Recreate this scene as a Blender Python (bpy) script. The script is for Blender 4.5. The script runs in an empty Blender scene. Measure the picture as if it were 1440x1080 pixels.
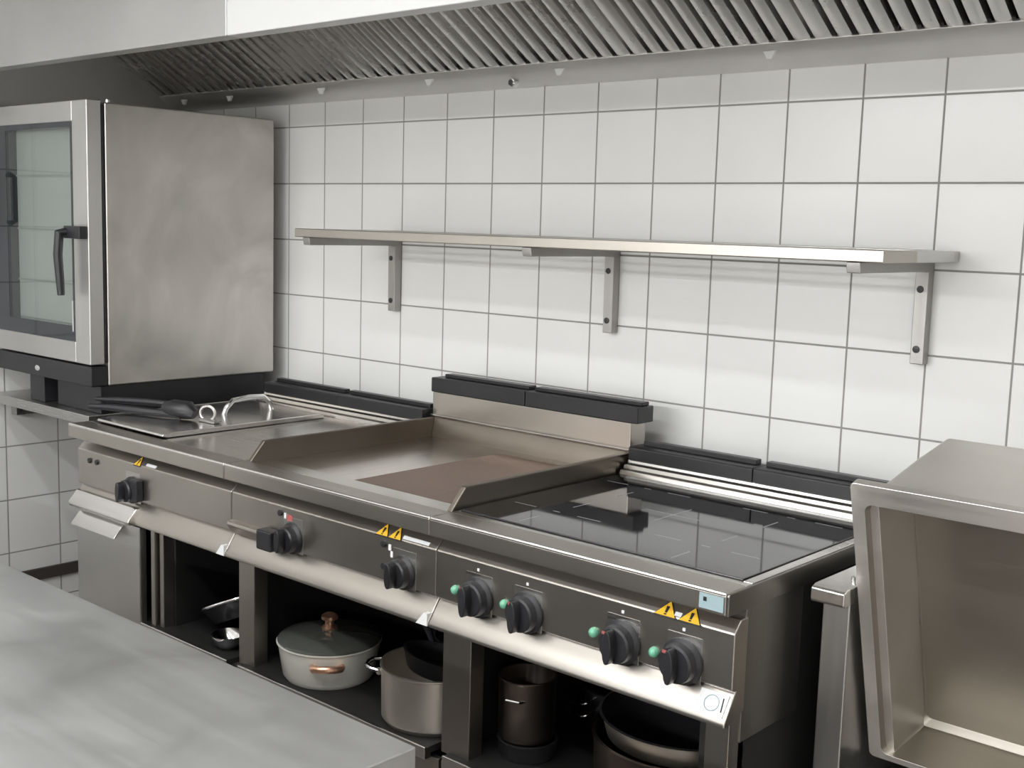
import bpy, bmesh, math, random
from mathutils import Vector, Matrix
random.seed(7)
S = bpy.context.scene
COL = S.collection
PI = math.pi

# ------------------------------------------------------------------ materials
def nmat(name):
    m = bpy.data.materials.new(name); m.use_nodes = True
    nt = m.node_tree
    return m, nt, nt.nodes['Principled BSDF']

def N(nt, kind, **kw):
    n = nt.nodes.new(kind)
    for k, v in kw.items(): setattr(n, k, v)
    return n

def L(nt, a, b): nt.links.new(a, b)

def plain(name, col, rough=.5, metal=0., ior=None, var=0., scale=12., coat=0.):
    m, nt, b = nmat(name)
    b.inputs['Base Color'].default_value = (*col, 1)
    b.inputs['Roughness'].default_value = rough
    b.inputs['Metallic'].default_value = metal
    if ior: b.inputs['IOR'].default_value = ior
    if coat: b.inputs['Coat Weight'].default_value = coat
    tc = N(nt, 'ShaderNodeTexCoord')
    no = N(nt, 'ShaderNodeTexNoise'); no.inputs['Scale'].default_value = scale
    no.inputs['Detail'].default_value = 4
    L(nt, tc.outputs['Object'], no.inputs['Vector'])
    mr = N(nt, 'ShaderNodeMapRange')
    mr.inputs['To Min'].default_value = max(rough - .06, 0.01); mr.inputs['To Max'].default_value = rough + .06
    L(nt, no.outputs['Fac'], mr.inputs['Value']); L(nt, mr.outputs['Result'], b.inputs['Roughness'])
    if var:
        mx = N(nt, 'ShaderNodeMixRGB'); mx.inputs['Color1'].default_value = (*[c*(1-var) for c in col], 1)
        mx.inputs['Color2'].default_value = (*[min(c*(1+var), 1) for c in col], 1)
        L(nt, no.outputs['Fac'], mx.inputs['Fac']); L(nt, mx.outputs['Color'], b.inputs['Base Color'])
    return m

def steel(name, col=(.56, .55, .53), rough=.3, grain='x', amount=.08, smudge=.10, bump=.02, swirl=0., fine=160., smear=3.0, lo=.86, hi=1.12):
    """brushed stainless: fine grain stretched along one axis, plus broad hand smudges"""
    m, nt, b = nmat(name)
    b.inputs['Metallic'].default_value = 1.0
    tc = N(nt, 'ShaderNodeTexCoord')
    mp = N(nt, 'ShaderNodeMapping')
    sc = {'x': (1.5, fine, fine), 'y': (fine, 1.5, fine), 'z': (fine, fine, 1.5)}[grain]
    mp.inputs['Scale'].default_value = sc
    L(nt, tc.outputs['Object'], mp.inputs['Vector'])
    g = N(nt, 'ShaderNodeTexNoise'); g.inputs['Scale'].default_value = 1.0; g.inputs['Detail'].default_value = 3
    L(nt, mp.outputs['Vector'], g.inputs['Vector'])
    s = N(nt, 'ShaderNodeTexNoise'); s.inputs['Scale'].default_value = smear; s.inputs['Detail'].default_value = 5
    s.inputs['Distortion'].default_value = swirl
    L(nt, tc.outputs['Object'], s.inputs['Vector'])
    add = N(nt, 'ShaderNodeMath', operation='MULTIPLY_ADD')
    add.inputs[1].default_value = amount * 2; add.inputs[2].default_value = rough - amount
    L(nt, g.outputs['Fac'], add.inputs[0])
    add2 = N(nt, 'ShaderNodeMath', operation='MULTIPLY_ADD')
    add2.inputs[1].default_value = smudge * 2
    L(nt, s.outputs['Fac'], add2.inputs[0]); 
    sub = N(nt, 'ShaderNodeMath', operation='SUBTRACT'); sub.inputs[1].default_value = smudge
    L(nt, add.outputs[0], sub.inputs[0]); L(nt, sub.outputs[0], add2.inputs[2])
    add2.use_clamp = True
    L(nt, add2.outputs[0], b.inputs['Roughness'])
    mx = N(nt, 'ShaderNodeMixRGB')
    mx.inputs['Color1'].default_value = (*[c * lo for c in col], 1)
    mx.inputs['Color2'].default_value = (*[min(c * hi, 1) for c in col], 1)
    L(nt, s.outputs['Fac'], mx.inputs['Fac']); L(nt, mx.outputs['Color'], b.inputs['Base Color'])
    bp = N(nt, 'ShaderNodeBump'); bp.inputs['Strength'].default_value = bump; bp.inputs['Distance'].default_value = .002
    L(nt, g.outputs['Fac'], bp.inputs['Height']); L(nt, bp.outputs['Normal'], b.inputs['Normal'])
    return m

def tiles(name, axes, off, tile=(.80, .80, .785), grout=(.30, .29, .275), size=.2, mortar=.0056, rough=.22):
    """square glazed wall tiles; axes picks the two object axes of the wall"""
    m, nt, b = nmat(name)
    tc = N(nt, 'ShaderNodeTexCoord')
    sp = N(nt, 'ShaderNodeSeparateXYZ'); L(nt, tc.outputs['Object'], sp.inputs[0])
    cb = N(nt, 'ShaderNodeCombineXYZ')
    for k, (ax, o) in enumerate(zip(axes, off)):
        a = N(nt, 'ShaderNodeMath', operation='ADD'); a.inputs[1].default_value = -o + 40 * size
        L(nt, sp.outputs['XYZ'.index(ax)], a.inputs[0]); L(nt, a.outputs[0], cb.inputs[k])
    br = N(nt, 'ShaderNodeTexBrick'); br.offset = 0; br.squash = 1
    br.inputs['Scale'].default_value = 1; br.inputs['Brick Width'].default_value = size
    br.inputs['Row Height'].default_value = size; br.inputs['Mortar Size'].default_value = mortar / 2
    br.inputs['Mortar Smooth'].default_value = .3; br.inputs['Bias'].default_value = 0
    br.inputs['Color1'].default_value = (*tile, 1)
    br.inputs['Color2'].default_value = (*[c * .975 for c in tile], 1)
    br.inputs['Mortar'].default_value = (*grout, 1)
    L(nt, cb.outputs[0], br.inputs['Vector'])
    no = N(nt, 'ShaderNodeTexNoise'); no.inputs['Scale'].default_value = 3.; no.inputs['Detail'].default_value = 3
    L(nt, tc.outputs['Object'], no.inputs['Vector'])
    mx = N(nt, 'ShaderNodeMixRGB', blend_type='MULTIPLY'); mx.inputs['Fac'].default_value = .10
    L(nt, br.outputs['Color'], mx.inputs['Color1']); L(nt, no.outputs['Fac'], mx.inputs['Color2'])
    L(nt, mx.outputs['Color'], b.inputs['Base Color'])
    mr = N(nt, 'ShaderNodeMapRange'); mr.inputs['To Min'].default_value = rough; mr.inputs['To Max'].default_value = .8
    L(nt, br.outputs['Fac'], mr.inputs['Value']); L(nt, mr.outputs['Result'], b.inputs['Roughness'])
    bp = N(nt, 'ShaderNodeBump', invert=True); bp.inputs['Strength'].default_value = .5; bp.inputs['Distance'].default_value = .002
    L(nt, br.outputs['Fac'], bp.inputs['Height']); L(nt, bp.outputs['Normal'], b.inputs['Normal'])
    return m

M = {}
M['tile_back'] = tiles('glazed wall tile', 'XZ', (0, .06))
M['tile_left'] = tiles('glazed wall tile left', 'YZ', (-.142, .079))
M['floor'] = tiles('quarry floor tile', 'XY', (0, 0), tile=(.27, .245, .225), grout=(.12, .115, .11), rough=.45)
M['plaster'] = plain('white plaster', (.80, .80, .78), .8, var=.03)
M['farwall'] = plain('grey washable wall', (.42, .41, .39), .7, var=.04)
M['trim'] = plain('dark rail', (.055, .045, .042), .5)
M['steel'] = steel('brushed steel')
M['steel_v'] = steel('brushed steel upright', grain='z', rough=.34)
M['steel_oven'] = steel('oven side steel', (.62, .595, .56), .36, 'z', smudge=.10, swirl=2.6, smear=2.0, lo=.62, hi=1.28)
M['steel_door'] = steel('oven door steel', (.62, .61, .595), .38, 'z')
M['steel_table'] = steel('worn table steel', (.72, .725, .72), .36, 'x', amount=.05, smudge=.06, smear=5., swirl=.5, fine=45, bump=.012, lo=.74, hi=1.16)
M['steel_deck'] = steel('hob deck steel', (.60, .58, .545), .24, 'x')
M['steel_front'] = steel('panel steel', (.46, .43, .39), .33, 'x', amount=.025, smudge=.04, bump=.003)
M['steel_bright'] = steel('bright rolled steel', (.76, .74, .72), .18, 'x', smudge=.05)
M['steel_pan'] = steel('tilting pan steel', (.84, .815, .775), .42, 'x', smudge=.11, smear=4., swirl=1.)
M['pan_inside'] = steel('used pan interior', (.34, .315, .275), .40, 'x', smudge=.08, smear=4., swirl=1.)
M['steel_bracket'] = steel('bracket steel', (.40, .39, .375), .5, 'z')
M['steel_hood'] = steel('hood steel', (.55, .55, .545), .42, 'x', smudge=.05)
M['steel_filter'] = steel('filter steel', (.76, .75, .735), .27, 'y', amount=.02, smudge=.05, smear=4., bump=0., fine=40)
M['steel_pot'] = steel('pot steel', (.78, .74, .67), .42, 'x', smudge=.06, smear=8.)
M['griddle'] = steel('griddle plate', (.68, .63, .585), .22, 'y', smudge=.08, smear=3.)
M['griddle_brown'] = steel('seasoned ribbed plate', (.40, .31, .27), .40, 'y', smudge=.1, smear=8.)
M['guard'] = steel('greasy guard steel', (.21, .185, .155), .38, 'y', smudge=.12, smear=5.)
M['glass_black'] = plain('black ceramic glass', (.006, .006, .008), .03, ior=1.72)
M['glass_black'].node_tree.nodes['Principled BSDF'].inputs['Roughness'].default_value = .03
M['black'] = plain('black plastic', (.018, .018, .021), .42)
M['black_enamel'] = plain('black enamel', (.014, .014, .016), .38, var=.2)
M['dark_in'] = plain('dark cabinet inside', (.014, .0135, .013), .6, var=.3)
M['table_dark'] = plain('grey reflection blocker', (.13, .125, .115), .5, var=.1)
M['soot'] = plain('blackened pan iron', (.032, .032, .035), .30, metal=.3, var=.3)
M['white_reflection'] = plain('white hood reflection', (.52, .52, .515), .4, var=.01)
M['white_tab_glint'] = plain('white tab and glint', (.75, .75, .74), .5)
M['steel_gutter'] = steel('gutter steel', (.78, .77, .755), .45, 'x', smudge=.05)
M['bead'] = steel('polished rolled edge', (.82, .80, .77), .22, 'x', smudge=.03, bump=.002)
M['steel_dark'] = steel('shaded side steel', (.27, .255, .235), .38, 'z', smudge=.08)  # darker copy of panel steel; the flank's dark reflection is in the colour
M['white_mark'] = plain('white print', (.72, .73, .74), .5)
M['zone_mark'] = plain('grey hob print', (.30, .31, .32), .3)
M['red_mark'] = plain('red print', (.42, .10, .09), .5)
M['green_lens'] = plain('green lens', (.16, .46, .30), .3, coat=.3)
M['yellow'] = plain('yellow sticker', (.85, .50, .03), .45)
M['blue_sticker'] = plain('pale blue sticker', (.30, .40, .43), .5)
M['cream'] = plain('cream enamel', (.80, .79, .72), .3, coat=.4, var=.04)
M['lidglass'] = plain('smoked lid glass', (.085, .09, .08), .16, coat=.4)
M['copper'] = plain('copper fittings', (.80, .47, .33), .30, metal=.85)
M['ovenglass'] = plain('oven inner pane', (.36, .385, .37), .3)
M['ovenrack'] = plain('oven rack rail', (.26, .29, .28), .4)
def clear_glass():
    m, nt, b = nmat('clear door glass'); nt.nodes.remove(b)
    out = [n for n in nt.nodes if n.type == 'OUTPUT_MATERIAL'][0]
    ge = N(nt, 'ShaderNodeNewGeometry')
    dt = N(nt, 'ShaderNodeVectorMath', operation='DOT_PRODUCT'); L(nt, ge.outputs['Normal'], dt.inputs[0]); L(nt, ge.outputs['Incoming'], dt.inputs[1])
    ab = N(nt, 'ShaderNodeMath', operation='ABSOLUTE'); L(nt, dt.outputs['Value'], ab.inputs[0])
    om = N(nt, 'ShaderNodeMath', operation='SUBTRACT'); om.inputs[0].default_value = 1; L(nt, ab.outputs[0], om.inputs[1])
    pw = N(nt, 'ShaderNodeMath', operation='POWER'); pw.inputs[1].default_value = 5; L(nt, om.outputs[0], pw.inputs[0])
    fr = N(nt, 'ShaderNodeMath', operation='MULTIPLY_ADD'); fr.inputs[1].default_value = .9; fr.inputs[2].default_value = .05; L(nt, pw.outputs[0], fr.inputs[0])
    tr = N(nt, 'ShaderNodeBsdfTransparent'); tr.inputs['Color'].default_value = (.91, .925, .915, 1)
    gl = N(nt, 'ShaderNodeBsdfGlossy'); gl.inputs['Roughness'].default_value = .03
    mx = N(nt, 'ShaderNodeMixShader'); L(nt, fr.outputs[0], mx.inputs[0]); L(nt, tr.outputs[0], mx.inputs[1]); L(nt, gl.outputs[0], mx.inputs[2])
    L(nt, mx.outputs[0], out.inputs['Surface'])
    return m
M['pane'] = clear_glass()
M['ovenglass_dark'] = plain('black glass border', (.03, .034, .04), .08, ior=1.5)
M['chrome'] = plain('chrome', (.85, .85, .86), .12, metal=1.)
M['bowl_out'] = steel('bright pot band', (.74, .70, .63), .38, 'x', smudge=.05, smear=8.)
M['brown_pot'] = steel('tarnished pot', (.20, .165, .14), .36, 'z', smudge=.12, smear=9.)
M['lamp_body'] = plain('lamp housing', (.8, .8, .8), .5)

# ------------------------------------------------------------------ mesh builder
ROOT = {}
def rootpos(o): return ROOT.get(o.name, Vector((0, 0, 0))) if o else Vector((0, 0, 0))

class MB:
    def __init__(s): s.bm = bmesh.new(); s.mats = []; s.X = Matrix.Identity(4)
    def mi(s, m):
        if m is None: return 0
        if m not in s.mats: s.mats.append(m)
        return s.mats.index(m)
    def _v(s, p): return s.bm.verts.new(s.X @ Vector(p))
    def face(s, vs, m=None, smooth=False):
        try: f = s.bm.faces.new(vs)
        except ValueError: return None
        f.material_index = s.mi(m); f.smooth = smooth
        return f
    def box(s, x0, x1, y0, y1, z0, z1, m=None):
        v = [s._v((x, y, z)) for x in (x0, x1) for y in (y0, y1) for z in (z0, z1)]
        for q in ((0,1,3,2),(4,6,7,5),(0,4,5,1),(2,3,7,6),(0,2,6,4),(1,5,7,3)): s.face([v[i] for i in q], m)
        return s
    def prism(s, prof, x0, x1, m=None, axis='x', smooth=False):
        """prof: 2D outline; axis x -> (y,z), y -> (x,z), z -> (x,y)"""
        def P(a, b, t): return {'x': (t, a, b), 'y': (a, t, b), 'z': (a, b, t)}[axis]
        A = [s._v(P(a, b, x0)) for a, b in prof]; B = [s._v(P(a, b, x1)) for a, b in prof]
        n = len(prof)
        for i in range(n): s.face([A[i], A[(i+1) % n], B[(i+1) % n], B[i]], m, smooth)
        s.face(A[::-1], m); s.face(B, m)
        return s
    def tube(s, pts, r, n=10, m=None, closed=False, rs=None):
        pts = [Vector(p) for p in pts]; rings = []; k = len(pts)
        up = None
        for i, p in enumerate(pts):
            a = pts[(i-1) % k] if (closed or i > 0) else p
            b = pts[(i+1) % k] if (closed or i < k-1) else p
            t = (b - a).normalized()
            if up is None:
                up = Vector((0, 0, 1)) if abs(t.z) < .9 else Vector((1, 0, 0))
            u = (up - t * up.dot(t)).normalized(); w = t.cross(u); up = u
            R = rs[i] if rs else r
            rings.append([s._v(p + (u * math.cos(2*PI*j/n) + w * math.sin(2*PI*j/n)) * R) for j in range(n)])
        for i in range(k if closed else k-1):
            A, B = rings[i], rings[(i+1) % k]
            for j in range(n): s.face([A[j], A[(j+1) % n], B[(j+1) % n], B[j]], m, True)
        if not closed: s.face(rings[0][::-1], m); s.face(rings[-1], m)
        return s
    def lathe(s, prof, c=(0, 0, 0), n=48, m=None, axis='z', sx=1., sy=1., closed_ends=True):
        """prof (r,h) from bottom/outside round; axis z or y (h along -y)"""
        c = Vector(c); rings = []
        for r, h in prof:
            ring = []
            if r < 1e-6:
                p = (0, 0, h) if axis == 'z' else (0, -h, 0)
                ring = [s._v(c + Vector(p))]
            else:
                for j in range(n):
                    a = 2*PI*j/n; x, y = r*math.cos(a)*sx, r*math.sin(a)*sy
                    p = (x, y, h) if axis == 'z' else (x, -h, y)
                    ring.append(s._v(c + Vector(p)))
            rings.append(ring)
        for A, B in zip(rings, rings[1:]):
            if len(A) == 1 and len(B) == 1: continue
            for j in range(n):
                if len(A) == 1: s.face([A[0], B[j], B[(j+1) % n]], m, True)
                elif len(B) == 1: s.face([A[j], A[(j+1) % n], B[0]], m, True)
                else: s.face([A[j], A[(j+1) % n], B[(j+1) % n], B[j]], m, True)
        if closed_ends:
            if len(rings[0]) > 1: s.face(rings[0][::-1], m)
            if len(rings[-1]) > 1: s.face(rings[-1], m)
        return s
    def build(s, name, mat=None, parent=None, bevel=0., seg=2, sharp=35, **props):
        bmesh.ops.recalc_face_normals(s.bm, faces=s.bm.faces)
        off = rootpos(parent)
        if off.length: bmesh.ops.translate(s.bm, vec=-off, verts=s.bm.verts)
        me = bpy.data.meshes.new(name); 
        for f in s.bm.faces: f.smooth = True
        s.bm.to_mesh(me); s.bm.free()
        me.set_sharp_from_angle(angle=math.radians(sharp))
        ms = s.mats if s.mats else [mat]
        for m in ms: me.materials.append(m if not isinstance(m, str) else M[m])
        o = bpy.data.objects.new(name, me); COL.objects.link(o)
        if parent: o.parent = parent; ROOT[o.name] = off
        if bevel:
            b = o.modifiers.new('Bevel', 'BEVEL'); b.width = bevel; b.segments = seg
            b.limit_method = 'ANGLE'; b.angle_limit = math.radians(40); b.harden_normals = True
        for k, v in props.items(): o[k] = v
        return o

def tag(o, label, cat, group=None):
    o['label'] = label; o['category'] = cat
    if group: o['group'] = group
    return o

def thing(name, loc, label, cat, group=None):
    o = bpy.data.objects.new(name, None); o.empty_display_size = .1
    COL.objects.link(o); o.location = loc; ROOT[o.name] = Vector(loc)
    return tag(o, label, cat, group)

def struct(o): o['kind'] = 'structure'; return o

# ------------------------------------------------------------------ room shell
XL, XR, YB, YF, ZC = -.893, 4.6, 0., -7.2, 2.62
struct(MB().box(XL-.1, XR+.1, YF-.1, .1, -.08, 0).build('floor', M['floor']))
struct(MB().box(XL-.1, XR+.1, YF-.1, .1, ZC, ZC+.08).build('ceiling', M['plaster']))
struct(MB().box(XL-.1, XR+.1, YB, YB+.1, 0, ZC).build('wall_back', M['tile_back']))
struct(MB().box(XL-.1, XL, YF, YB, 0, ZC).build('wall_left', M['tile_left']))
struct(MB().box(XR, XR+.1, YF, YB, 0, ZC).build('wall_right', M['plaster']))
struct(MB().box(XL-.1, XR+.1, YF-.1, YF, 0, ZC).build('wall_front', M['farwall']))
struct(MB().box(XL, XL+.012, -3., -.001, .157, .202).build('trim_1', M['trim'], bevel=.003))

# ceiling lamps
def ceiling_lamp(x, y, w, power, label):
    t = thing('ceiling_light', (x, y, ZC), label, 'ceiling light', 'long ceiling lamps')
    MB().box(x-w/2-.04, x+w/2+.04, y-.09, y+.09, ZC-.05, ZC-.001).build('housing', M['lamp_body'], t, bevel=.006)
    ld = bpy.data.lights.new('tube', 'AREA'); ld.shape = 'RECTANGLE'; ld.size = w; ld.size_y = .12
    ld.energy = power; ld.color = (.965, .98, 1)
    lo = bpy.data.objects.new('tube', ld); COL.objects.link(lo); lo.parent = t
    lo.location = (0, 0, -.055)
    return t
ceiling_lamp(1.1, -6.0, 3.9, 540, 'long ceiling lamp farthest from the tiled cooking wall')
ceiling_lamp(1.6, -2.65, 3.0, 33, 'long ceiling lamp over the steel worktable')
ceiling_lamp(1.5, -1.77, 2.6, 21, 'long ceiling lamp nearest the extraction hood')

# ------------------------------------------------------------------ extraction hood
HX0, HX1 = -.885, 3.3
hood = thing('extraction_hood', (1.2, 0, 1.93), 'long stainless steel extraction hood with baffle filters over the cooking range', 'extractor hood')
SP = .772  # where the painted reflection begins along the hood front
def hood_front(x0, x1, mat, **kw):
    return MB().prism([(-.95, 1.977), (-.95, ZC-.002), (-.935, ZC-.002), (-.935, 1.99), (-.90, 1.99), (-.90, 1.977)], x0, x1).build('front_panel', mat, hood, bevel=.003, **kw)
hood_front(HX0, SP-.001, M['steel_hood'], label='grey brushed steel front panel')
hood_front(SP+.001, HX1, M['white_reflection'], label='front panel coloured white for a bright reflection')  # white colour stands in for a bright reflection on the steel
MB().prism([(-.001, 1.94), (-.001, 2.10), (-.012, 2.10), (-.012, 1.99), (-.085, 1.985), (-.105, 1.995), (-.11, 1.99), (-.09, 1.972), (-.05, 1.95)], HX0, HX1).build('gutter', M['steel_gutter'], hood, bevel=.002)
for xx in (HX0, HX1-.012):
    zb = 1.895 if xx < 0 else 1.99
    MB().prism([(-.93, zb), (-.93, ZC-.002), (-.012, ZC-.002), (-.012, zb)], xx-.001, xx+.012).build('end_panel', M['steel_hood'], hood)
FA = math.atan2(.147, .245)
fy0, fz0 = -.075, 1.985
def fpt(t, h):   # t along filter slope from gutter, h normal (downwards/outwards)
    c, s_ = math.cos(FA), math.sin(FA)
    return (fy0 - t*c - h*s_, fz0 + t*s_ - h*c)
FL = .72
edges = [-.71 + .525*k for k in range(8)]
edges[0:0] = [-.885]
def add_filter(x0, x1):
    b = MB()
    p = [fpt(0, -.03), fpt(FL, -.03), fpt(FL, -.022), fpt(0, -.022)]
    b.prism(p, x0, x1, M['dark_in'])  # dark backing sheet, shade of the open gaps put into its colour
    n = max(int(round((x1-x0-.06)/.0517)), 1)
    bw = .055
    def bar(xa, xb, t0, t1):
        # rounded baffle with a tongue-shaped end at the gutter
        w = (xb-xa); cx = (xa+xb)/2; secs = 6
        prev = None
        for (t, k) in ((t0, .45), (t0+.008, .75), (t0+.02, .95), (t0+.035, 1.), (t1, 1.)):
            ring = []
            for j in range(secs+1):
                a = PI*j/secs
                hx = cx - math.cos(a)*w/2*k; hh = math.sin(a)**.6*.012 if 0 < j < secs else -.012
                y, z = fpt(t, hh); ring.append(b._v((hx, y, z)))
            if prev:
                for j in range(secs): b.face([prev[j], prev[j+1], ring[j+1], ring[j]], M['steel_filter'], True)
            else: b.face(ring, M['steel_filter'])
            prev = ring
    bar(x0+.001, x0+bw-.004, .004, FL)
    bar(x1-bw+.004, x1-.001, .004, FL)
    inner0, inner1 = x0+bw, x1-bw
    n = max(int(round((inner1-inner0)/.0517)), 1)
    st = (inner1-inner0)/n
    for i in range(n):
        xa = inner0 + i*st
        bar(xa+.0055, xa+st-.0055, .004, FL)
    b.build('grease_filter', None, hood, sharp=50)
for a, c in zip(edges, edges[1:]): add_filter(a, c-.002)
for x in (-.708, -.416, .104, .622, 1.14, 1.80):
    MB().prism([(x-.018, 1.972), (x+.018, 1.972), (x+.006, 1.952), (x-.006, 1.952)], -.108, -.10, axis='y').build('drain_tab', M['white_tab_glint'], hood, bevel=.002)
MB().lathe([(.012, 0), (.012, .02), (.009, .024)], (.935, -.055, 1.948), 16, axis='y').build('drain_plug', M['chrome'], hood)

# ------------------------------------------------------------------ wall shelf
sh = thing('wall_shelf', (1.3, 0, 1.48), 'long stainless steel wall shelf on three brackets above the cooking range', 'shelf')
MB().box(.345, 2.262, -.402, -.235, 1.480, 1.506).build('board', M['steel_front'], sh, bevel=.0025)
MB().box(.345, 2.262, -.030, -.003, 1.480, 1.506).build('rear_rail', M['steel'], sh, bevel=.002)
for xx in (.345, 2.222): MB().box(xx, xx+.040, -.235, -.03, 1.480, 1.506).build('end_rail', M['steel'], sh, bevel=.002)
for y in (-.082, -.133, -.184): MB().tube([(.384, y, 1.495), (2.224, y, 1.495)], .004, 8).build('rod', M['steel'], sh)
for bx in (.385, 1.285, 2.19):
    br = MB().prism([(-.001, 1.24), (-.001, 1.4795), (-.39, 1.4795), (-.39, 1.474), (-.385, 1.456), (-.032, 1.456), (-.03, 1.24)], bx-.016, bx+.016).build('bracket', M['steel_bracket'], sh, bevel=.002)
    for z in (1.415, 1.275):
        MB().lathe([(.0085, 0), (.0085, .002), (.004, .003)], (bx-.002, -.0305, z), 14, axis='y').build('bolt_hole', M['black'], br)

# ------------------------------------------------------------------ side counter + oven
ct = thing('side_counter', (-.5, -.4, 0), 'narrow stainless steel counter carrying the oven left of the range', 'counter')
MB().prism([(-.79, .858), (-.79, .885), (-.01, .885), (-.01, .858), (-.76, .858), (-.76, .85), (-.788, .85)], XL+.003, -.215).build('worktop', M['steel'], ct, bevel=.003)
MB().box(XL+.003, XL+.043, -.72, -.06, .80, .85).build('wall_bearer', M['steel'], ct)
MB().box(-.26, -.22, -.1, -.06, 0, .858).build('leg', M['steel_v'], ct, bevel=.003)
MB().box(XL+.006, XL+.046, -.1, -.06, 0, .80).build('leg', M['steel_v'], ct, bevel=.003)

ov = thing('combi_oven', (-.52, -.4, .885), 'tall stainless steel combi oven with tinted glass door on the left counter', 'oven')
OX0, OX1 = -.86, -.205
MB().box(OX0, OX1, -.722, -.062, .978, 1.883).build('body', M['steel_oven'], ov, bevel=.006)
MB().box(OX0+.02, OX1-.004, -.735, -.725, 1.06, 1.875).build('door_seal', M['black'], ov)
dr = MB()
# steel door frame as four profiles
DX0, DX1, DZ0, DZ1 = OX0, OX1, 1.05, 1.887
gx1, gz0, gz1 = -.298, 1.118, 1.822
dr.box(gx1, DX1, -.785, -.736, DZ0, DZ1)
dr.box(DX0, gx1, -.785, -.736, gz1, DZ1)
dr.box(DX0, gx1, -.785, -.736, DZ0, gz0)
door = dr.build('door', M['steel_door'], ov, bevel=.003)
g = MB()
wx0, wx1, wz0, wz1 = -.757, -.318, 1.168, 1.805
for a in ((DX0+.002, wx0, gz0, gz1), (wx1, gx1, gz0, gz1), (wx0, wx1, gz0, wz0), (wx0, wx1, wz1, gz1)):
    g.box(a[0], a[1], -.7805, -.737, a[2], a[3])
g.build('glass_border', M['ovenglass_dark'], door)
MB().box(wx0+.0005, wx1-.0005, -.742, -.737, wz0+.0005, wz1-.0005).build('inner_pane', M['ovenglass'], door)
for z in (1.30, 1.475, 1.655):
    MB().box(wx0+.001, wx1-.001, -.746, -.7425, z-.003, z+.003).build('rack_rail', M['ovenrack'], door)
MB().box(wx0+.0005, wx1-.0005, -.7795, -.7755, wz0+.0005, wz1-.0005).build('outer_pane', M['pane'], door)
# lever handle
h = MB()
h.tube([(-.30, -.80, 1.475), (-.305, -.83, 1.47), (-.307, -.835, 1.40), (-.302, -.832, 1.32), (-.30, -.83, 1.27)], .012, 10, rs=[.014, .016, .015, .014, .012])
h.box(-.313, -.212, -.812, -.785, 1.452, 1.492)
h.build('handle', M['black'], door, bevel=.003)
MB().box(-.317, -.308, -.785, -.781, 1.15, 1.25).build('hinge_mark', M['chrome'], door)
MB().tube([(-.79, -.80, 1.66), (-.79, -.82, 1.65), (-.79, -.82, 1.50), (-.79, -.80, 1.49)], .012, 8).build('side_grip', M['black'], door)
# black base fascia with a small emblem
fs = MB().box(OX0, OX1-.004, -.782, -.722, .978, 1.044).build('base_fascia', M['black_enamel'], ov, bevel=.004)
MB().lathe([(.017, 0), (.017, .0015), (.013, .003)], (-.563, -.782, 1.006), 24, axis='y', sy=.55).build('emblem', M['chrome'], fs)
MB().box(-.50, OX1-.012, -.745, -.10, .885, .978).build('plinth', M['black_enamel'], ov, bevel=.004)
MB().box(-.665, -.565, -.76, -.68, .885, .978).build('foot', M['black'], ov, bevel=.004)
MB().box(-.80, -.72, -.18, -.10, .885, .978).build('foot', M['black'], ov, bevel=.004)
for z in (1.885,):
    for x in (-.28, -.225):
        MB().lathe([(.007, 0), (.007, .01), (0, .014)], (x, -.70, z-.002), 12).build('top_rivet', M['chrome'], ov)

# ------------------------------------------------------------------ cooking range: three units side by side
TOP = .894
LIP = lambda x0, x1: [(-.93, .852), (-.93, TOP-.004), (-.926, TOP), (-.86, TOP), (-.86, TOP-.012), (-.905, TOP-.012), (-.905, .852)]
PANEL = [(-.86, .838), (-.884, .838), (-.906, .815), (-.906, .708), (-.892, .704), (-.928, .652), (-.928, .642), (-.90, .642), (-.86, .66)]

def frame_body(t, x0, x1, stile, inner_right=.02, side='plain', floor_z=.345):
    """open cabinet below a unit: stile, walls, back, shelf, legs"""
    MB().box(x0+.002, x0+stile, -.885, -.84, .34, .66).build('stile', M['steel_front'], t, bevel=.002)
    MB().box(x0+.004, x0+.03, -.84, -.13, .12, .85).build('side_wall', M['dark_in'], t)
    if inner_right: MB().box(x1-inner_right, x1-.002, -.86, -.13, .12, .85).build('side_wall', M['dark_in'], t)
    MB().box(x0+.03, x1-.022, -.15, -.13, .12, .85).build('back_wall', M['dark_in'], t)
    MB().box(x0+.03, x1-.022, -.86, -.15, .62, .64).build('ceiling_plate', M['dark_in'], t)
    MB().prism([(-.905, .318), (-.905, .345), (-.15, .345), (-.15, .33), (-.89, .33), (-.89, .318)], x0+.03, x1-.022).build('bottom_shelf', M['dark_in'], t)  # steel shelf coloured near black for shade, only its edge stays bright
    MB().box(x0+.03, x1-.022, -.911, -.9052, .318, .347).build('shelf_edge', M['steel_bright'], t, bevel=.002)
    MB().box(x0+.002, x1-.002, -.885, -.87, .10, .318).build('plinth', M['steel_front'], t, bevel=.002)
    for x in (x0+.06, x1-.06):
        for y in (-.82, -.2):
            MB().lathe([(.022, 0), (.022, .03), (.016, .04), (.016, .121)], (x, y, 0), 16).build('leg', M['steel_v'], t)

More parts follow.
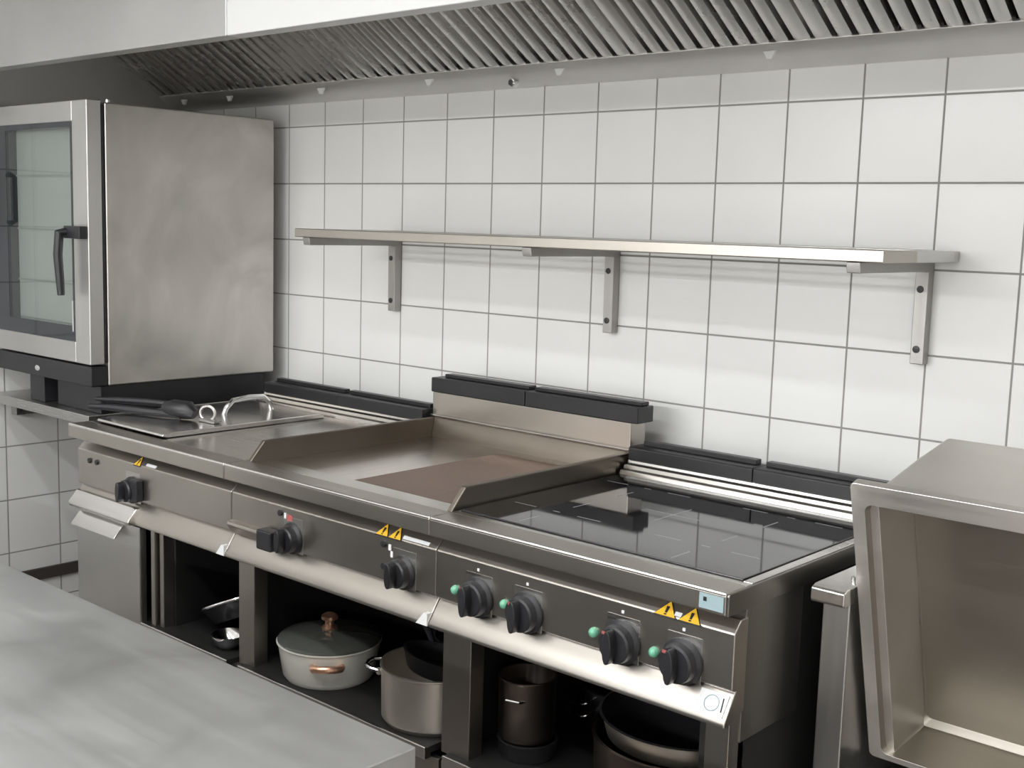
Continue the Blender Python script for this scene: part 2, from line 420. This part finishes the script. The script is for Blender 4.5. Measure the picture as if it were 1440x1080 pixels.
def flue_low(t, x0, x1):
    """black cast flue strip with a notch, on a stepped steel riser"""
    MB().prism([(-.24, TOP), (-.235, TOP+.014), (-.222, TOP+.016), (-.218, TOP+.026), (-.205, TOP+.028), (-.20, TOP+.037), (-.13, TOP+.037), (-.13, TOP-.01), (-.24, TOP-.01)], x0, x1).build('riser', M['steel_deck'], t, bevel=.0015)
    mid = (x0+x1)/2
    b = MB()
    for a, c in ((x0+.002, mid-.001), (mid+.001, x1-.002)):
        b.prism([(-.205, .931), (-.205, .963), (-.20, .966), (-.135, .966), (-.135, .931)], a, c)
        b.box(a+.02 if a < mid else a+.012, c-.012 if a < mid else c-.006, -.165, -.14, .966, .979)
    b.build('flue_grate', M['black_enamel'], t, bevel=.002)

def knob(t, x, z, r=.036, mark=True, plate=True, tilt=0., col='black'):
    y = -.906
    if plate:
        MB().box(x-.036, x+.040, y-.0012, y+.001, z-.036, z+.052).build('dial_plate', M['steel'], t)
    k = MB()
    k.lathe([(r+.006, 0), (r+.006, .006), (r, .012), (r-.002, .028), (r-.006, .031), (0, .031)], (x, y-.001, z), 36, axis='y')
    k = k.build('knob', M[col], t)
    c, s_ = math.cos(tilt), math.sin(tilt)
    g = MB(); g.X = Matrix.Translation((x, y-.03, z)) @ Matrix.Rotation(tilt, 4, 'Y')
    w = .011
    prof = []
    for j in range(9):
        a = -PI/2 + PI*j/8; prof.append((w*0 + .024*math.cos(a)*.45, (r-.004) * math.sin(a)))
    for j in range(9):
        a = PI/2 + PI*j/8; prof.append((.024*math.cos(a)*.45, (r-.004)*math.sin(a)))
    g.prism(prof[:8]+prof[9:17], -.024, .004, axis='y')
    g.build('grip', M[col], k, bevel=.003)
    if mark:
        mk = MB()
        mk.box(x-.026, x-.004, y-.0325, y-.031, z+.018, z+.024, M['red_mark'])
        mk.build('pointer_mark', None, k)
        MB().box(x-.003, x+.003, y-.002, y-.001, z+.058, z+.064).build('dial_mark', M['white_mark'], t)

def lamp(t, x, z, r=.0105):
    o = MB().lathe([(r, 0), (r, .004), (r*.8, .009), (r*.35, .012), (0, .0125)], (x, -.905, z), 20, axis='y').build('indicator_lamp', M['green_lens'], t)
    return o
def button(t, x, z, r=.007):
    MB().lathe([(r, 0), (r, .006), (0, .007)], (x, -.905, z), 14, axis='y').build('button', M['black'], t)

def warning(t, x, wid=.034):
    """yellow warning triangle on the sloping top edge of the panel"""
    c0 = Vector((x, -.9065, .8145)); up = Vector((0, .022, .023)).normalized(); nrm = Vector((0, -.023, .022)).normalized()
    def P(a, b_, h=.0015): return c0 + Vector((a, 0, 0)) + up*b_ + nrm*h
    b = MB()
    hgt = .034
    def tri(a, b0, b1, h0, h1, m):
        A = [P(-a, b0, h0), P(a, b0, h0), P(0, b1, h0)]; B = [P(-a, b0, h1), P(a, b0, h1), P(0, b1, h1)]
        va = [b._v(p) for p in A]; vb = [b._v(p) for p in B]
        for i in range(3): b.face([va[i], va[(i+1)%3], vb[(i+1)%3], vb[i]], m)
        b.face(va[::-1], m); b.face(vb, m)
    tri(wid*.62, -.004, hgt, 0, .0015, M['black'])
    tri(wid*.55, -.0015, hgt-.004, .001, .0022, M['yellow'])
    va = [b._v(p) for p in (P(-.0025, .005, .0026), P(.0025, .005, .0026), P(.0035, .019, .0026), P(-.0035, .019, .0026))]
    b.face(va, M['black'])
    va = [b._v(p) for p in (P(-.0028, .0005, .0026), P(.0028, .0005, .0026), P(.0028, .0035, .0026), P(-.0028, .0035, .0026))]
    b.face(va, M['black'])
    b.build('warning_label', None, t)

def strip_label(t, x0, x1, z=.8195):
    b = MB(); 
    c0 = Vector((0, -.9065, .8145)); up = Vector((0, .022, .023)).normalized(); nrm = Vector((0, -.023, .022)).normalized()
    q = [c0 + up*a + nrm*.001 for a in (.004, .013)]; q2 = [c0 + up*a + nrm*.002 for a in (.013, .004)]
    b.prism([(p.y, p.z) for p in q + q2], x0, x1)
    b.build('print_strip', M['white_mark'], t)

RX0, RA, RB, RX1 = -.085, .728, 1.497, 2.258

# ---- unit with the lidded well (left)
u1 = thing('cooking_unit', (.32, -.5, 0), 'left steel range unit with a lidded well and a short cupboard door', 'stove unit', 'units of the cooking range')
MB().prism(LIP(0, 0), RX0, RA-.0015, M['steel_front']).tube([(RX0+.001, -.9255, TOP-.0030), (RA-.0015-.001, -.9255, TOP-.0030)], .0048, 12, M['bead']).build('front_lip', M['steel_front'], u1, bevel=.008, seg=4)
d = MB()
d.box(.33, RA-.0015, -.861, -.13, TOP-.02, TOP)                 # flat work deck
d.box(RX0, .33, -.26, -.13, TOP-.02, TOP)
d.box(RX0, -.035, -.861, -.26, TOP-.02, TOP)
d.box(RX0, RA-.0015, -.861, -.13, TOP-.032, TOP-.020)
d.build('deck', M['steel_deck'], u1, bevel=.0015)
flue_low(u1, RX0+.01, RA-.004)
MB().prism(PANEL, RX0+.012, RA-.0015).build('control_panel', M['steel_front'], u1, bevel=.003)
frame_body(u1, RX0+.01, RA, .04)
knob(u1, .242, .737, .034, mark=False)
MB().box(.262, .300, -.93, -.908, .712, .775).build('dial_guard', M['black'], u1, bevel=.003)
button(u1, 0., .787, .008); button(u1, .042, .788, .008)
warning(u1, .268, .030); strip_label(u1, .31, .36)
# rounded shelf edge over the door
MB().prism([(-.90, .640), (-.938, .640), (-.944, .648), (-.942, .656), (-.915, .688), (-.90, .688)], RX0+.016, .275).build('door_cap', M['steel_bright'], u1, bevel=.003)
dd = MB().box(RX0+.01, .283, -.912, -.888, .10, .632).build('door', M['steel_v'], u1, bevel=.003)
MB().prism([(-.911, .624), (-.916, .625), (-.944, .592), (-.945, .586), (-.941, .587), (-.914, .616), (-.911, .613)], -.050, .20).build('handle', M['steel_bright'], dd, bevel=.0015)
MB().box(.315, .335, -.895, -.86, .34, .66).build('hinge_post', M['steel_front'], u1, bevel=.002)
MB().box(.345, .365, -.885, -.85, .34, .66).build('hinge_post', M['steel_front'], u1, bevel=.002)
MB().box(.365, .375, -.85, -.15, .345, .62).build('partition', M['dark_in'], u1)

lid = thing('well_lid', (.14, -.55, TOP), 'flat steel lid with a bright bow handle on the left range unit', 'lid')
MB().prism([(-.852, TOP+.003), (-.86, TOP+.006), (-.856, TOP+.013), (-.83, TOP+.016), (-.28, TOP+.016), (-.262, TOP+.012), (-.262, TOP+.003), (-.27, TOP), (-.84, TOP)], -.04, .325).build('plate', M['steel_bright'], lid, bevel=.003)
MB().tube([(.145, -.525, TOP+.012), (.145, -.515, TOP+.035), (.147, -.49, TOP+.058), (.15, -.43, TOP+.064), (.152, -.375, TOP+.062), (.154, -.352, TOP+.04), (.155, -.345, TOP+.012)], .0085, 12).build('handle', M['chrome'], lid)

tg = thing('grill_tongs', (0, -.7, TOP+.016), 'black grill tongs lying on the steel lid beside the oven', 'tongs')
z0 = TOP+.0165
def arm(za, zb, dy, r):
    return MB().tube([(-.185, -.79+dy, za), (-.10, -.765+dy, za+.004), (.0, -.727+dy, zb), (.10, -.69+dy, zb), (.15, -.672+dy, zb-.004)], r, 8, rs=[r*.7, r, r*1.1, r, r*.9]).build('arm', M['black'], tg)
arm(z0+.033, z0+.040, .012, .010); arm(z0+.012, z0+.014, -.012, .0115)
MB().tube([(.085, -.70, z0+.03), (.12, -.688, z0+.032), (.17, -.67, z0+.030), (.192, -.662, z0+.018)], .024, 14, rs=[.017, .028, .029, .016]).build('grip', M['black_enamel'], tg)
loop = [(.235+.026*math.cos(a)*.92, -.645+.026*math.cos(a)*.38, z0+.027+.022*math.sin(a)) for a in [2*PI*i/18 for i in range(18)]]
MB().tube(loop, .0048, 8, closed=True).build('ring', M['steel'], tg)
MB().prism([(.205, z0), (.285, z0), (.29, z0+.008), (.21, z0+.012)], -.66, -.63, axis='y').build('tip', M['steel'], tg, bevel=.002)

# ---- griddle unit (middle)
u2 = thing('griddle_unit', (1.11, -.5, 0), 'middle steel range unit with a half ribbed griddle and tall rear flue', 'stove unit', 'units of the cooking range')
MB().prism(LIP(0, 0), RA, RB-.0015, M['steel_front']).tube([(RA+.001, -.9255, TOP-.0030), (RB-.0015-.001, -.9255, TOP-.0030)], .0048, 12, M['bead']).build('front_lip', M['steel_front'], u2, bevel=.008, seg=4)
dk = MB()
dk.box(RA, RB-.0015, -.861, -.80, TOP-.02, TOP-.001)
dk.box(RA, RB-.0015, -.861, -.13, TOP-.05, TOP-.035)
dk.build('deck', M['steel_deck'], u2, bevel=.002)
PX = 1.075
MB().prism([(PX, -.80), (PX, -.24), (RB-.021, -.24), (RB-.021, -.175), (RA+.019, -.175), (RA+.019, -.80)], TOP-.036, TOP-.008, axis='z').build('smooth_plate', M['griddle'], u2, bevel=.002, label='plain polished half of the griddle')
rb = MB()
n = 46; st = (RB-.02-PX)/n
prof = [(PX, TOP-.036)]
for i in range(n):
    x = PX + i*st
    prof += [(x, TOP-.0095), (x+st*.25, TOP-.0065), (x+st*.6, TOP-.0065), (x+st*.85, TOP-.0095)]
prof += [(RB-.02, TOP-.0095), (RB-.02, TOP-.036)]
rb.prism(prof, -.80, -.241, axis='y')
rb.build('ribbed_plate', M['griddle_brown'], u2, label='brown seasoned ribbed half of the griddle')
for xa, xb, lean in ((RA+.004, RA+.018, 1), (RB-.02, RB-.004, -1)):
    MB().prism([(-.858, TOP-.002), (-.852, TOP+.006), (-.812, TOP+.050), (-.165, TOP+.050), (-.165, TOP-.03), (-.80, TOP-.03)], xa, xb).build('splash_guard', M['guard'], u2, bevel=.003)
MB().prism([(-.186, TOP-.03), (-.186, TOP-.004), (-.176, TOP+.046), (-.17, TOP+.055), (-.155, TOP+.059), (-.14, TOP+.059), (-.14, TOP-.03)], RA+.018, RB-.02).build('back_guard', M['guard'], u2, bevel=.002)
MB().prism([(-.180, TOP+.052), (-.182, TOP+.058), (-.168, TOP+.063), (-.15, TOP+.064), (-.15, TOP+.05)], RA+.004, RB-.004).build('back_rim', M['steel_bright'], u2, bevel=.002)
MB().box(RA+.006, RB-.012, -.172, -.105, TOP-.03, 1.022).build('flue_box', M['steel_front'], u2, bevel=.003)
fb = MB(); mid = (RA+RB)/2
for a, c in ((RA+.004, mid-.001), (mid+.001, RB+.012)):
    fb.box(a, c, -.178, -.105, 1.022, 1.066)
    fb.box(a+(.03 if a < mid else .012), c-.008, -.15, -.115, 1.066, 1.077)
fb.build('flue_grate', M['black_enamel'], u2, bevel=.003)
MB().prism(PANEL, RA, RB-.0015).build('control_panel', M['steel_front'], u2, bevel=.003)
frame_body(u2, RA, RB, .07, inner_right=0)
knob(u2, .988, .741, .034, mark=False, col='black_enamel'); knob(u2, 1.392, .741, .034, mark=False, col='black_enamel')
gd = MB().prism([(-.905, .742), (-.922, .738), (-.924, .730), (-.912, .712), (-.905, .705)], RA+.002, .90).build('grease_drawer', M['steel_front'], u2, bevel=.002)
MB().box(.885, .945, -.945, -.907, .70, .752).build('drawer_pull', M['black'], gd, bevel=.005)
for x, z in ((.938, .797), (1.325, .795), (1.327, .742)): button(u2, x, z, .008)
for x, z in ((.957, .793), (1.345, .79), (1.352, .775)):
    MB().box(x-.004, x+.004, -.9075, -.905, z-.007, z+.007).build('dial_mark', M['white_mark'], u2)
MB().box(.965, .985, -.9075, -.905, .783, .797).build('red_dial_mark', M['red_mark'], u2)
warning(u2, 1.318, .036); warning(u2, 1.362, .036); strip_label(u2, 1.385, 1.47)
for x, u_ in ((.709, u1), (1.478, u2)):
    MB().prism([(x-.02, .644), (x+.016, .644), (x+.016, .672), (x+.004, .672)], -.9295, -.912, axis='y').build('seam_glint', M['white_tab_glint'], u_)  # white pieces standing in for bright reflections at the seam gaps

# ---- induction unit (right)
u3 = thing('induction_unit', (1.88, -.5, 0), 'right steel range unit with a black glass induction top and four knobs', 'stove unit', 'units of the cooking range')
MB().prism(LIP(0, 0), RB, RX1-.0065, M['steel_front']).tube([(RB+.001, -.9255, TOP-.0030), (RX1-.0065-.001, -.9255, TOP-.0030)], .0048, 12, M['bead']).build('front_lip', M['steel_front'], u3, bevel=.008, seg=4)
r3 = MB()
r3.prism([(-.861, TOP-.02), (-.861, TOP), (-.838, TOP), (-.838, TOP-.02)], RB, RX1-.007)
r3.prism([(-.838, TOP-.02), (-.838, TOP+.001), (-.24, TOP+.001), (-.24, TOP-.02)], RX1-.028, RX1-.007)
r3.box(RB, RX1-.007, -.861, -.13, TOP-.04, TOP-.02)
r3.build('rim', M['steel_deck'], u3, bevel=.002)
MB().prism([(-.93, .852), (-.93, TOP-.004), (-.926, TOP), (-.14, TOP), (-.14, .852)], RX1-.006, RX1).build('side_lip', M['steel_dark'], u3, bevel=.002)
gl = MB().box(RB+.004, RX1-.029, -.836, -.24, TOP-.018, TOP+.0035).build('glass_top', M['glass_black'], u3, bevel=.0015)
flue_low(u3, RB+.004, RX1-.008)
zt = TOP+.0036
def dash(x0, x1, y0, y1):
    MB().box(x0, x1, y0, y1, zt-.0006, zt).build('zone_mark', M['zone_mark'], gl)
mw = .0016
dash(1.782, 1.932, -.515-mw, -.515+mw)
dash(1.857-mw, 1.857+mw, -.590, -.515-mw); dash(1.857-mw, 1.857+mw, -.515+mw, -.440)
for cx in (1.66, 2.055):
    for cy in (-.69, -.335):
        for a, c in ((-.125, -.060), (-.010, .010), (.060, .125)): dash(cx+a, cx+c, cy-mw, cy+mw)
        for a, c in ((-.125, -.060), (.060, .125)):
            if cy + c < -.245: dash(cx-mw, cx+mw, cy+a, cy+c)
MB().prism(PANEL, RB, RX1+.002).build('control_panel', M['steel_front'], u3, bevel=.003)
frame_body(u3, RB+.004, RX1-.004, .088, inner_right=.055)
MB().box(RX1-.057, RX1-.006, -.895, -.84, .10, .66).build('stile', M['steel_front'], u3, bevel=.002)
# right flank: front cheek, then a rear section set back and coloured dark for shadow
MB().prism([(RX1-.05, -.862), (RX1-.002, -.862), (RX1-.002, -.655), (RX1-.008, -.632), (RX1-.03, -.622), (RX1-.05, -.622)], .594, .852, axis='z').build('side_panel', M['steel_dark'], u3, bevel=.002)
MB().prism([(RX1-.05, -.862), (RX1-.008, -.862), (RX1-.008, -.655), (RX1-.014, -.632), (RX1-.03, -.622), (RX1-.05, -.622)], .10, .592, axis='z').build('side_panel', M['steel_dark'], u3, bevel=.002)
MB().box(RX1-.09, RX1-.054, -.86, -.13, .10, .852).build('rear_side', M['dark_in'], u3)
for x in (1.626, 1.766, 2.011, 2.152): knob(u3, x, .737, .0385)
for x, z in ((1.558, .738), (1.703, .740), (1.942, .739), (2.087, .737)): lamp(u3, x, z)
warning(u3, 2.108, .042); warning(u3, 2.163, .042); strip_label(u3, 2.127, 2.142)
st1 = MB(); st1.box(2.196, 2.247, -.9315, -.9298, .858, .886, M['blue_sticker']); st1.box(2.205, 2.212, -.932, -.9312, .872, .880, M['black'])
st1.build('sticker', None, u3)
# round printed mark on the white flare sticker
fl_up = Vector((0, .036, .052)).normalized(); fl_n = Vector((0, -.052, .036)).normalized()
b = MB(); c0 = Vector((2.222, -.928, .652)) + fl_up*.03 + fl_n*.0008
sq = [c0 + Vector((a, 0, 0)) + fl_up*bb for a, bb in ((-.03, -.022), (.03, -.022), (.03, .022), (-.03, .022))]
vs = [b._v(p) for p in sq]; ws = [b._v(p + fl_n*.0006) for p in sq]
b.face(vs[::-1], M['white_mark']); b.face(ws, M['white_mark'])
for i in range(4): b.face([vs[i], vs[(i+1)%4], ws[(i+1)%4], ws[i]], M['white_mark'])
rg = [c0 + Vector((.015*math.cos(a), 0, 0)) + fl_up*(.015*math.sin(a)) + fl_n*.001 for a in [2*PI*i/20 for i in range(20)]]
b.tube(rg, .0009, 6, M['blue_sticker'], closed=True)
b.tube([c0 + Vector((.021, 0, 0)) + fl_up*.014 + fl_n*.001, c0 + Vector((.024, 0, 0)) + fl_up*-.012 + fl_n*.001], .0012, 6, M['black'])
b.build('sticker', None, u3)

# ------------------------------------------------------------------ pots and pans inside the range
SH = .345
def wall_profile(r0, r1, h, t=.004, rim=.004):
    """outside bottom -> rim -> inside bottom"""
    return [(0, 0), (r0*.93, 0), (r0, .012), (r1, h-.006), (r1+rim, h-.003), (r1+rim, h), (r1-t, h), (r0-t, .014), (r0*.9, .006), (0, .006)]

cx, cy = .972, -.772
cs = thing('casserole', (cx, cy, SH), 'cream enamel casserole with copper knob and handles in the middle compartment', 'cooking pot')
MB().lathe(wall_profile(.121, .134, .098), (cx, cy, SH), 64, closed_ends=False).build('body', M['cream'], cs)
ld = MB().lathe([(.135, .0985), (.136, .102), (.128, .108), (.09, .118), (.04, .124), (0, .125), (0, .118), (.12, .103), (.132, .0985)], (cx, cy, SH), 64, closed_ends=False).build('lid', M['lidglass'], cs)
MB().lathe([(.019, .124), (.021, .130), (.012, .138), (.012, .146), (.022, .152), (.022, .160), (.014, .166), (0, .167)], (cx, cy, SH), 24).build('lid_knob', M['copper'], ld)
for a in (math.radians(-42), math.radians(138)):
    px, py = math.cos(a), math.sin(a); tx, ty = -py, px
    pts = [(cx+px*(.129+o)+tx*w, cy+py*(.129+o)+ty*w, SH+.066+zz) for w, o, zz in ((-.036, 0, 0), (-.034, .018, .003), (-.02, .032, .006), (0, .036, .007), (.02, .032, .006), (.034, .018, .003), (.036, 0, 0))]
    MB().tube(pts, .0095, 10).build('handle', M['copper'], cs)

px_, py_ = 1.362, -.768
sp = thing('saucepan', (px_, py_, SH), 'shallow stainless steel saucepan beside the cream casserole', 'cooking pot')
PR, PH = .130, .138
MB().lathe(wall_profile(PR-.002, PR, PH, rim=.003), (px_, py_, SH), 64, closed_ends=False).build('body', M['steel_pot'], sp)
for a in (math.radians(205), math.radians(25)):
    ca, sa = math.cos(a), math.sin(a)
    if ca > 0: continue
    pts = [(px_+ca*(PR+o)-sa*w_, py_+sa*(PR+o)+ca*w_, SH+PH-.028+zz) for w_, o, zz in ((-.034, -.001, 0), (-.036, .022, .004), (-.022, .040, .006), (0, .044, .006), (.022, .040, .006), (.036, .022, .004), (.034, -.001, 0))]
    MB().tube(pts, .0055, 10).build('handle', M['chrome'], sp)
    for w_ in (-.034, .034):
        c_ = (px_+ca*PR-sa*w_, py_+sa*PR+ca*w_-.001, SH+PH-.028)
        MB().lathe([(.009, -.002), (.009, .004), (0, .006)], c_, 12, axis='y').build('handle_mount', M['steel_pot'], sp)

def fry_pan(name, c, r, rot, label, hl=.2, group=None, mat='soot'):
    t = thing(name, c, label, 'frying pan', group)
    X = Matrix.Translation(c) @ rot
    b = MB(); b.X = X
    b.lathe([(0, 0), (r*.78, 0), (r*.84, .006), (r, .042), (r+.003, .044), (r-.004, .044), (r*.82, .009), (r*.76, .004), (0, .004)], (0, 0, 0), 48, closed_ends=False)
    b.build('body', M[mat], t)
    h = MB(); h.X = X
    h.tube([(r-.006, 0, .036), (r+.03, 0, .046), (r+.09, 0, .058), (r+hl, 0, .062)], .009, 10, rs=[.007, .008, .0105, .011])
    h.build('handle', M['black'], t)
    return t
E4 = lambda x, y, z: Matrix.Rotation(z, 4, 'Z') @ Matrix.Rotation(y, 4, 'Y') @ Matrix.Rotation(x, 4, 'X')
fry_pan('frying_pan', (1.372, -.762, SH+.112), .100, E4(math.radians(14), 0, math.radians(150)), 'black frying pan tipped inside the steel saucepan', hl=.11, group='black frying pans in the middle compartment')
fry_pan('frying_pan', (1.24, -.43, SH), .16, E4(0, 0, math.radians(-75)), 'large black frying pan at the bottom behind the saucepan', hl=.06, group='black frying pans in the middle compartment')
fry_pan('frying_pan', (1.24, -.43, SH+.06), .155, E4(math.radians(4), 0, math.radians(-60)), 'black frying pan stacked in the middle behind the saucepan', hl=.08, group='black frying pans in the middle compartment')
fry_pan('frying_pan', (1.25, -.44, SH+.125), .15, E4(math.radians(-5), 0, math.radians(-82)), 'black frying pan on top of the stack behind the casserole', hl=.09, group='black frying pans in the middle compartment')

# left compartment
fp = thing('steel_rim_pan', (.57, -.72, SH), 'dark pan with a bright steel rim leaning in the left open compartment', 'pan')
b = MB(); XP = Matrix.Translation((.565, -.72, SH+.052)) @ Matrix.Rotation(math.radians(-24), 4, 'Y'); b.X = XP
b.lathe([(0, 0), (.105, 0), (.135, .05), (.13, .05), (.10, .006), (0, .005)], (0, 0, 0), 40, closed_ends=False)
b.build('body', M['soot'], fp)
b = MB(); b.X = XP
b.tube([(.135*math.cos(a), .135*math.sin(a), .05) for a in [2*PI*i/40 for i in range(40)]], .0045, 8, closed=True).build('rim', M['chrome'], fp)
ladle = thing('small_steel_bowl', (.625, -.845, SH), 'small shiny steel bowl in front of the leaning steel rimmed pan', 'bowl')
MB().lathe([(0, 0), (.025, .001), (.043, .02), (.05, .04), (.047, .04), (.04, .02), (.022, .004), (0, .003)], (.625, -.845, SH), 28, closed_ends=False).build('bowl', M['chrome'], ladle)

# right compartment
bs = thing('low_pan', (1.655, -.76, SH), 'low black pan carrying the narrow tarnished pot', 'pan')
MB().lathe(wall_profile(.066, .068, .042, rim=.002), (1.655, -.76, SH), 40, closed_ends=False).build('body', M['soot'], bs)
tx, ty, tz = 1.652, -.762, SH+.0425
tp = thing('stock_pot', (tx, ty, tz), 'narrow tarnished pot standing at the left of the right compartment', 'cooking pot')
MB().lathe(wall_profile(.064, .066, .145, rim=.002), (tx, ty, tz), 40, closed_ends=False).build('body', M['brown_pot'], tp)
MB().tube([(tx+.012, ty-.065, tz+.105), (tx+.012, ty-.084, tz+.11), (tx+.04, ty-.076, tz+.11), (tx+.038, ty-.055, tz+.105)], .0035, 8).build('handle', M['chrome'], tp)
wx, wy = 1.722, -.505
wp = thing('braising_pan', (wx, wy, SH), 'dark pan with two bent chrome loop handles behind the wide pot', 'pan')
MB().lathe(wall_profile(.080, .084, .11), (wx, wy, SH), 40, closed_ends=False).build('body', M['soot'], wp)
for z, w_, o in ((.095, .030, .018), (.068, .036, .024)):
    pts = [(wx-.045+w_*math.cos(PI+PI*i/12), wy-.072-.02-o*math.sin(PI*i/12), SH+z-.012*math.sin(PI*i/12)) for i in range(13)]
    pts = [(pts[0][0], wy-.055, pts[0][2])] + pts + [(pts[-1][0], wy-.07, pts[-1][2])]
    MB().tube(pts, .0035, 8).build('loop_handle', M['chrome'], wp)
bx, by = 2.012, -.672
bp_ = thing('wide_pot', (bx, by, SH), 'wide tarnished pot at the right end below the knobs', 'cooking pot')
MB().lathe(wall_profile(.185, .190, .135), (bx, by, SH), 64, closed_ends=False).build('body', M['brown_pot'], bp_)
bw = thing('steel_bowl', (bx+.004, by+.004, SH+.10), 'wide steel bowl with dark inside, set in the wide pot at the right end', 'bowl')
b = MB()
b.lathe([(0, .01), (.12, .012), (.168, .035), (.180, .078), (.186, .082)], (bx+.004, by+.004, SH+.095), 64, M['bowl_out'], closed_ends=False)
b.lathe([(.186, .0821), (.180, .0835), (.165, .038), (.118, .016), (0, .014)], (bx+.004, by+.004, SH+.095), 64, M['soot'], closed_ends=False)  # inside coloured dark, outside bright
b.build('bowl', None, bw)

# ------------------------------------------------------------------ tilting pan at the right
tpn = thing('tilting_pan', (2.75, -.5, 0), 'stainless steel tilting braising pan tipped up at the right end', 'tilting pan')
PX0, PX1 = 2.37, 3.08
P1 = Vector((0, -.718, 1.087)); dv = Vector((0, .168, -.570)); 
ev = dv.normalized(); nv = Vector((0, -ev.z, ev.y)); nv = Vector((0, .933, .36)) if False else Vector((0, abs(ev.z), abs(ev.y)))
# ev: down along the opening, nv: into the pan (away from the viewer, slightly up)
def pp(x, e, n_): v = P1 + ev*e + nv*n_; return (x, v.y, v.z)
def ring(b, x0, x1, e0, e1, n_, rad, k=5):
    vs = []
    for (cx_, ce, a0) in ((x0+rad, e0+rad, PI), (x1-rad, e0+rad, 1.5*PI), (x1-rad, e1-rad, 0), (x0+rad, e1-rad, .5*PI)):
        for j in range(k+1):
            a = a0 + PI/2*j/k
            vs.append(b._v(pp(cx_+rad*math.cos(a), ce+rad*math.sin(a), n_)))
    return vs
EH = .605
b = MB()
loops = [ring(b, PX0, PX1, 0, EH, .020, .010), ring(b, PX0, PX1, 0, EH, 0, .010),
         ring(b, PX0+.026, PX1-.026, .040, EH-.014, 0, .016),
         ring(b, PX0+.033, PX1-.033, .078, EH+.014, .152, .016), ring(b, PX0+.048, PX1-.048, .092, EH+.002, .166, .012)]
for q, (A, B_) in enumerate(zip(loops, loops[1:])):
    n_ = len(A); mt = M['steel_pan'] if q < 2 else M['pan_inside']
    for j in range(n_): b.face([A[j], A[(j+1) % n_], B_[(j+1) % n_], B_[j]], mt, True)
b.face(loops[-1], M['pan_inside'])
out = [loops[0], ring(b, PX0+.044, PX1-.044, .010, EH-.004, .020, .012), ring(b, PX0+.045, PX1-.045, .022, EH+.022, .18, .012), ring(b, PX0+.048, PX1-.048, .035, EH-.02, .312, .012)]
for A, B_ in zip(out, out[1:]):
    n_ = len(A)
    for j in range(n_): b.face([A[j], B_[j], B_[(j+1) % n_], A[(j+1) % n_]], M['steel_pan'], True)
b.face(out[-1][::-1], M['steel_pan'])
b.build('vessel', None, tpn, bevel=.0025, sharp=24)
MB().box(2.302, 2.358, -.655, -.20, 0, .838).build('column', M['steel_v'], tpn, bevel=.003)
cp = MB().prism([(-.69, .842), (-.69, .866), (-.675, .872), (-.20, .872), (-.20, .838), (-.686, .838)], 2.292, 2.362).build('column_cap', M['steel_bright'], tpn, bevel=.004)
MB().lathe([(.004, 0), (.004, .012), (0, .016)], (2.345, -.62, .871), 10).build('cap_pin', M['chrome'], cp)
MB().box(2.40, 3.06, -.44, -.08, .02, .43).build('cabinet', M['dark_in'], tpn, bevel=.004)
MB().box(3.09, 3.15, -.655, -.20, 0, .838).build('column', M['steel_v'], tpn, bevel=.003)
MB().tube([(2.355, -.44, .78), (2.415, -.44, .78)], .02, 12).build('pivot', M['steel'], tpn)
MB().tube([(3.035, -.44, .78), (3.095, -.44, .78)], .02, 12).build('pivot', M['steel'], tpn)

# ------------------------------------------------------------------ worktable in the foreground
wt = thing('worktable', (1.3, -2.16, 0), 'large stainless steel worktable in the foreground facing the range', 'table')
TX0, TX1, TY0, TY1 = -.25, 2.325, -2.56, -1.765
MB().box(TX0, TX1, TY0, TY1, .868, .90).build('tabletop', M['steel_table'], wt, bevel=.002)
ap = MB()
ap.box(TX0+.02, TX1-.012, TY1-.03, TY1-.012, .76, .868); ap.box(TX0+.02, TX1-.012, TY0+.012, TY0+.03, .76, .868)
ap.box(TX1-.03, TX1-.012, TY0+.03, TY1-.03, .76, .868); ap.box(TX0+.02, TX0+.038, TY0+.03, TY1-.03, .76, .868)
ap.build('apron', M['steel_front'], wt)
for x in (TX0+.06, TX1-.06):
    for y in (TY0+.06, TY1-.06):
        MB().box(x-.02, x+.02, y-.02, y+.02, 0, .868).build('leg', M['steel_v'], wt, bevel=.003)
MB().box(TX0+.085, TX1-.085, TY0+.045, TY1-.045, .08, .77).build('dark_block', M['table_dark'], wt, bevel=.003)  # closed box added below the top so the range front reflects dark

# ------------------------------------------------------------------ world, camera, view
w = bpy.data.worlds.new('World'); S.world = w; w.use_nodes = True
w.node_tree.nodes['Background'].inputs['Color'].default_value = (.9, .95, 1, 1)
w.node_tree.nodes['Background'].inputs['Strength'].default_value = .3

cam = bpy.data.cameras.new('Camera'); co = bpy.data.objects.new('Camera', cam); COL.objects.link(co)
R = Matrix(((0.7467538982556312, 0.6644686782920348, 0.028982598379972524),
            (0.109244062080811, -0.07955485364518622, -0.9908263017106366),
            (-0.6560673367422756, 0.743069580073313, -0.1319971546267884)))
right, down, fwd = R[0], R[1], R[2]
Mx = Matrix.Identity(4)
for i in range(3):
    Mx[i][0] = right[i]; Mx[i][1] = -down[i]; Mx[i][2] = -fwd[i]
Mx.translation = Vector((3.3218, -2.7367, 1.5356))
co.matrix_world = Mx
cam.sensor_width = 36; cam.lens = 36 * 1678.96 / 1440; cam.clip_start = .02; cam.clip_end = 60
S.camera = co
S.view_settings.view_transform = 'Standard'; S.view_settings.look = 'None'
S.view_settings.gamma = 1; S.view_settings.exposure = -0.13; S.view_settings.use_curve_mapping = False
try:
    S.cycles.use_denoising = True
    S.cycles.max_bounces = 10; S.cycles.diffuse_bounces = 5; S.cycles.glossy_bounces = 6
    S.cycles.sample_clamp_indirect = 8
except Exception: pass
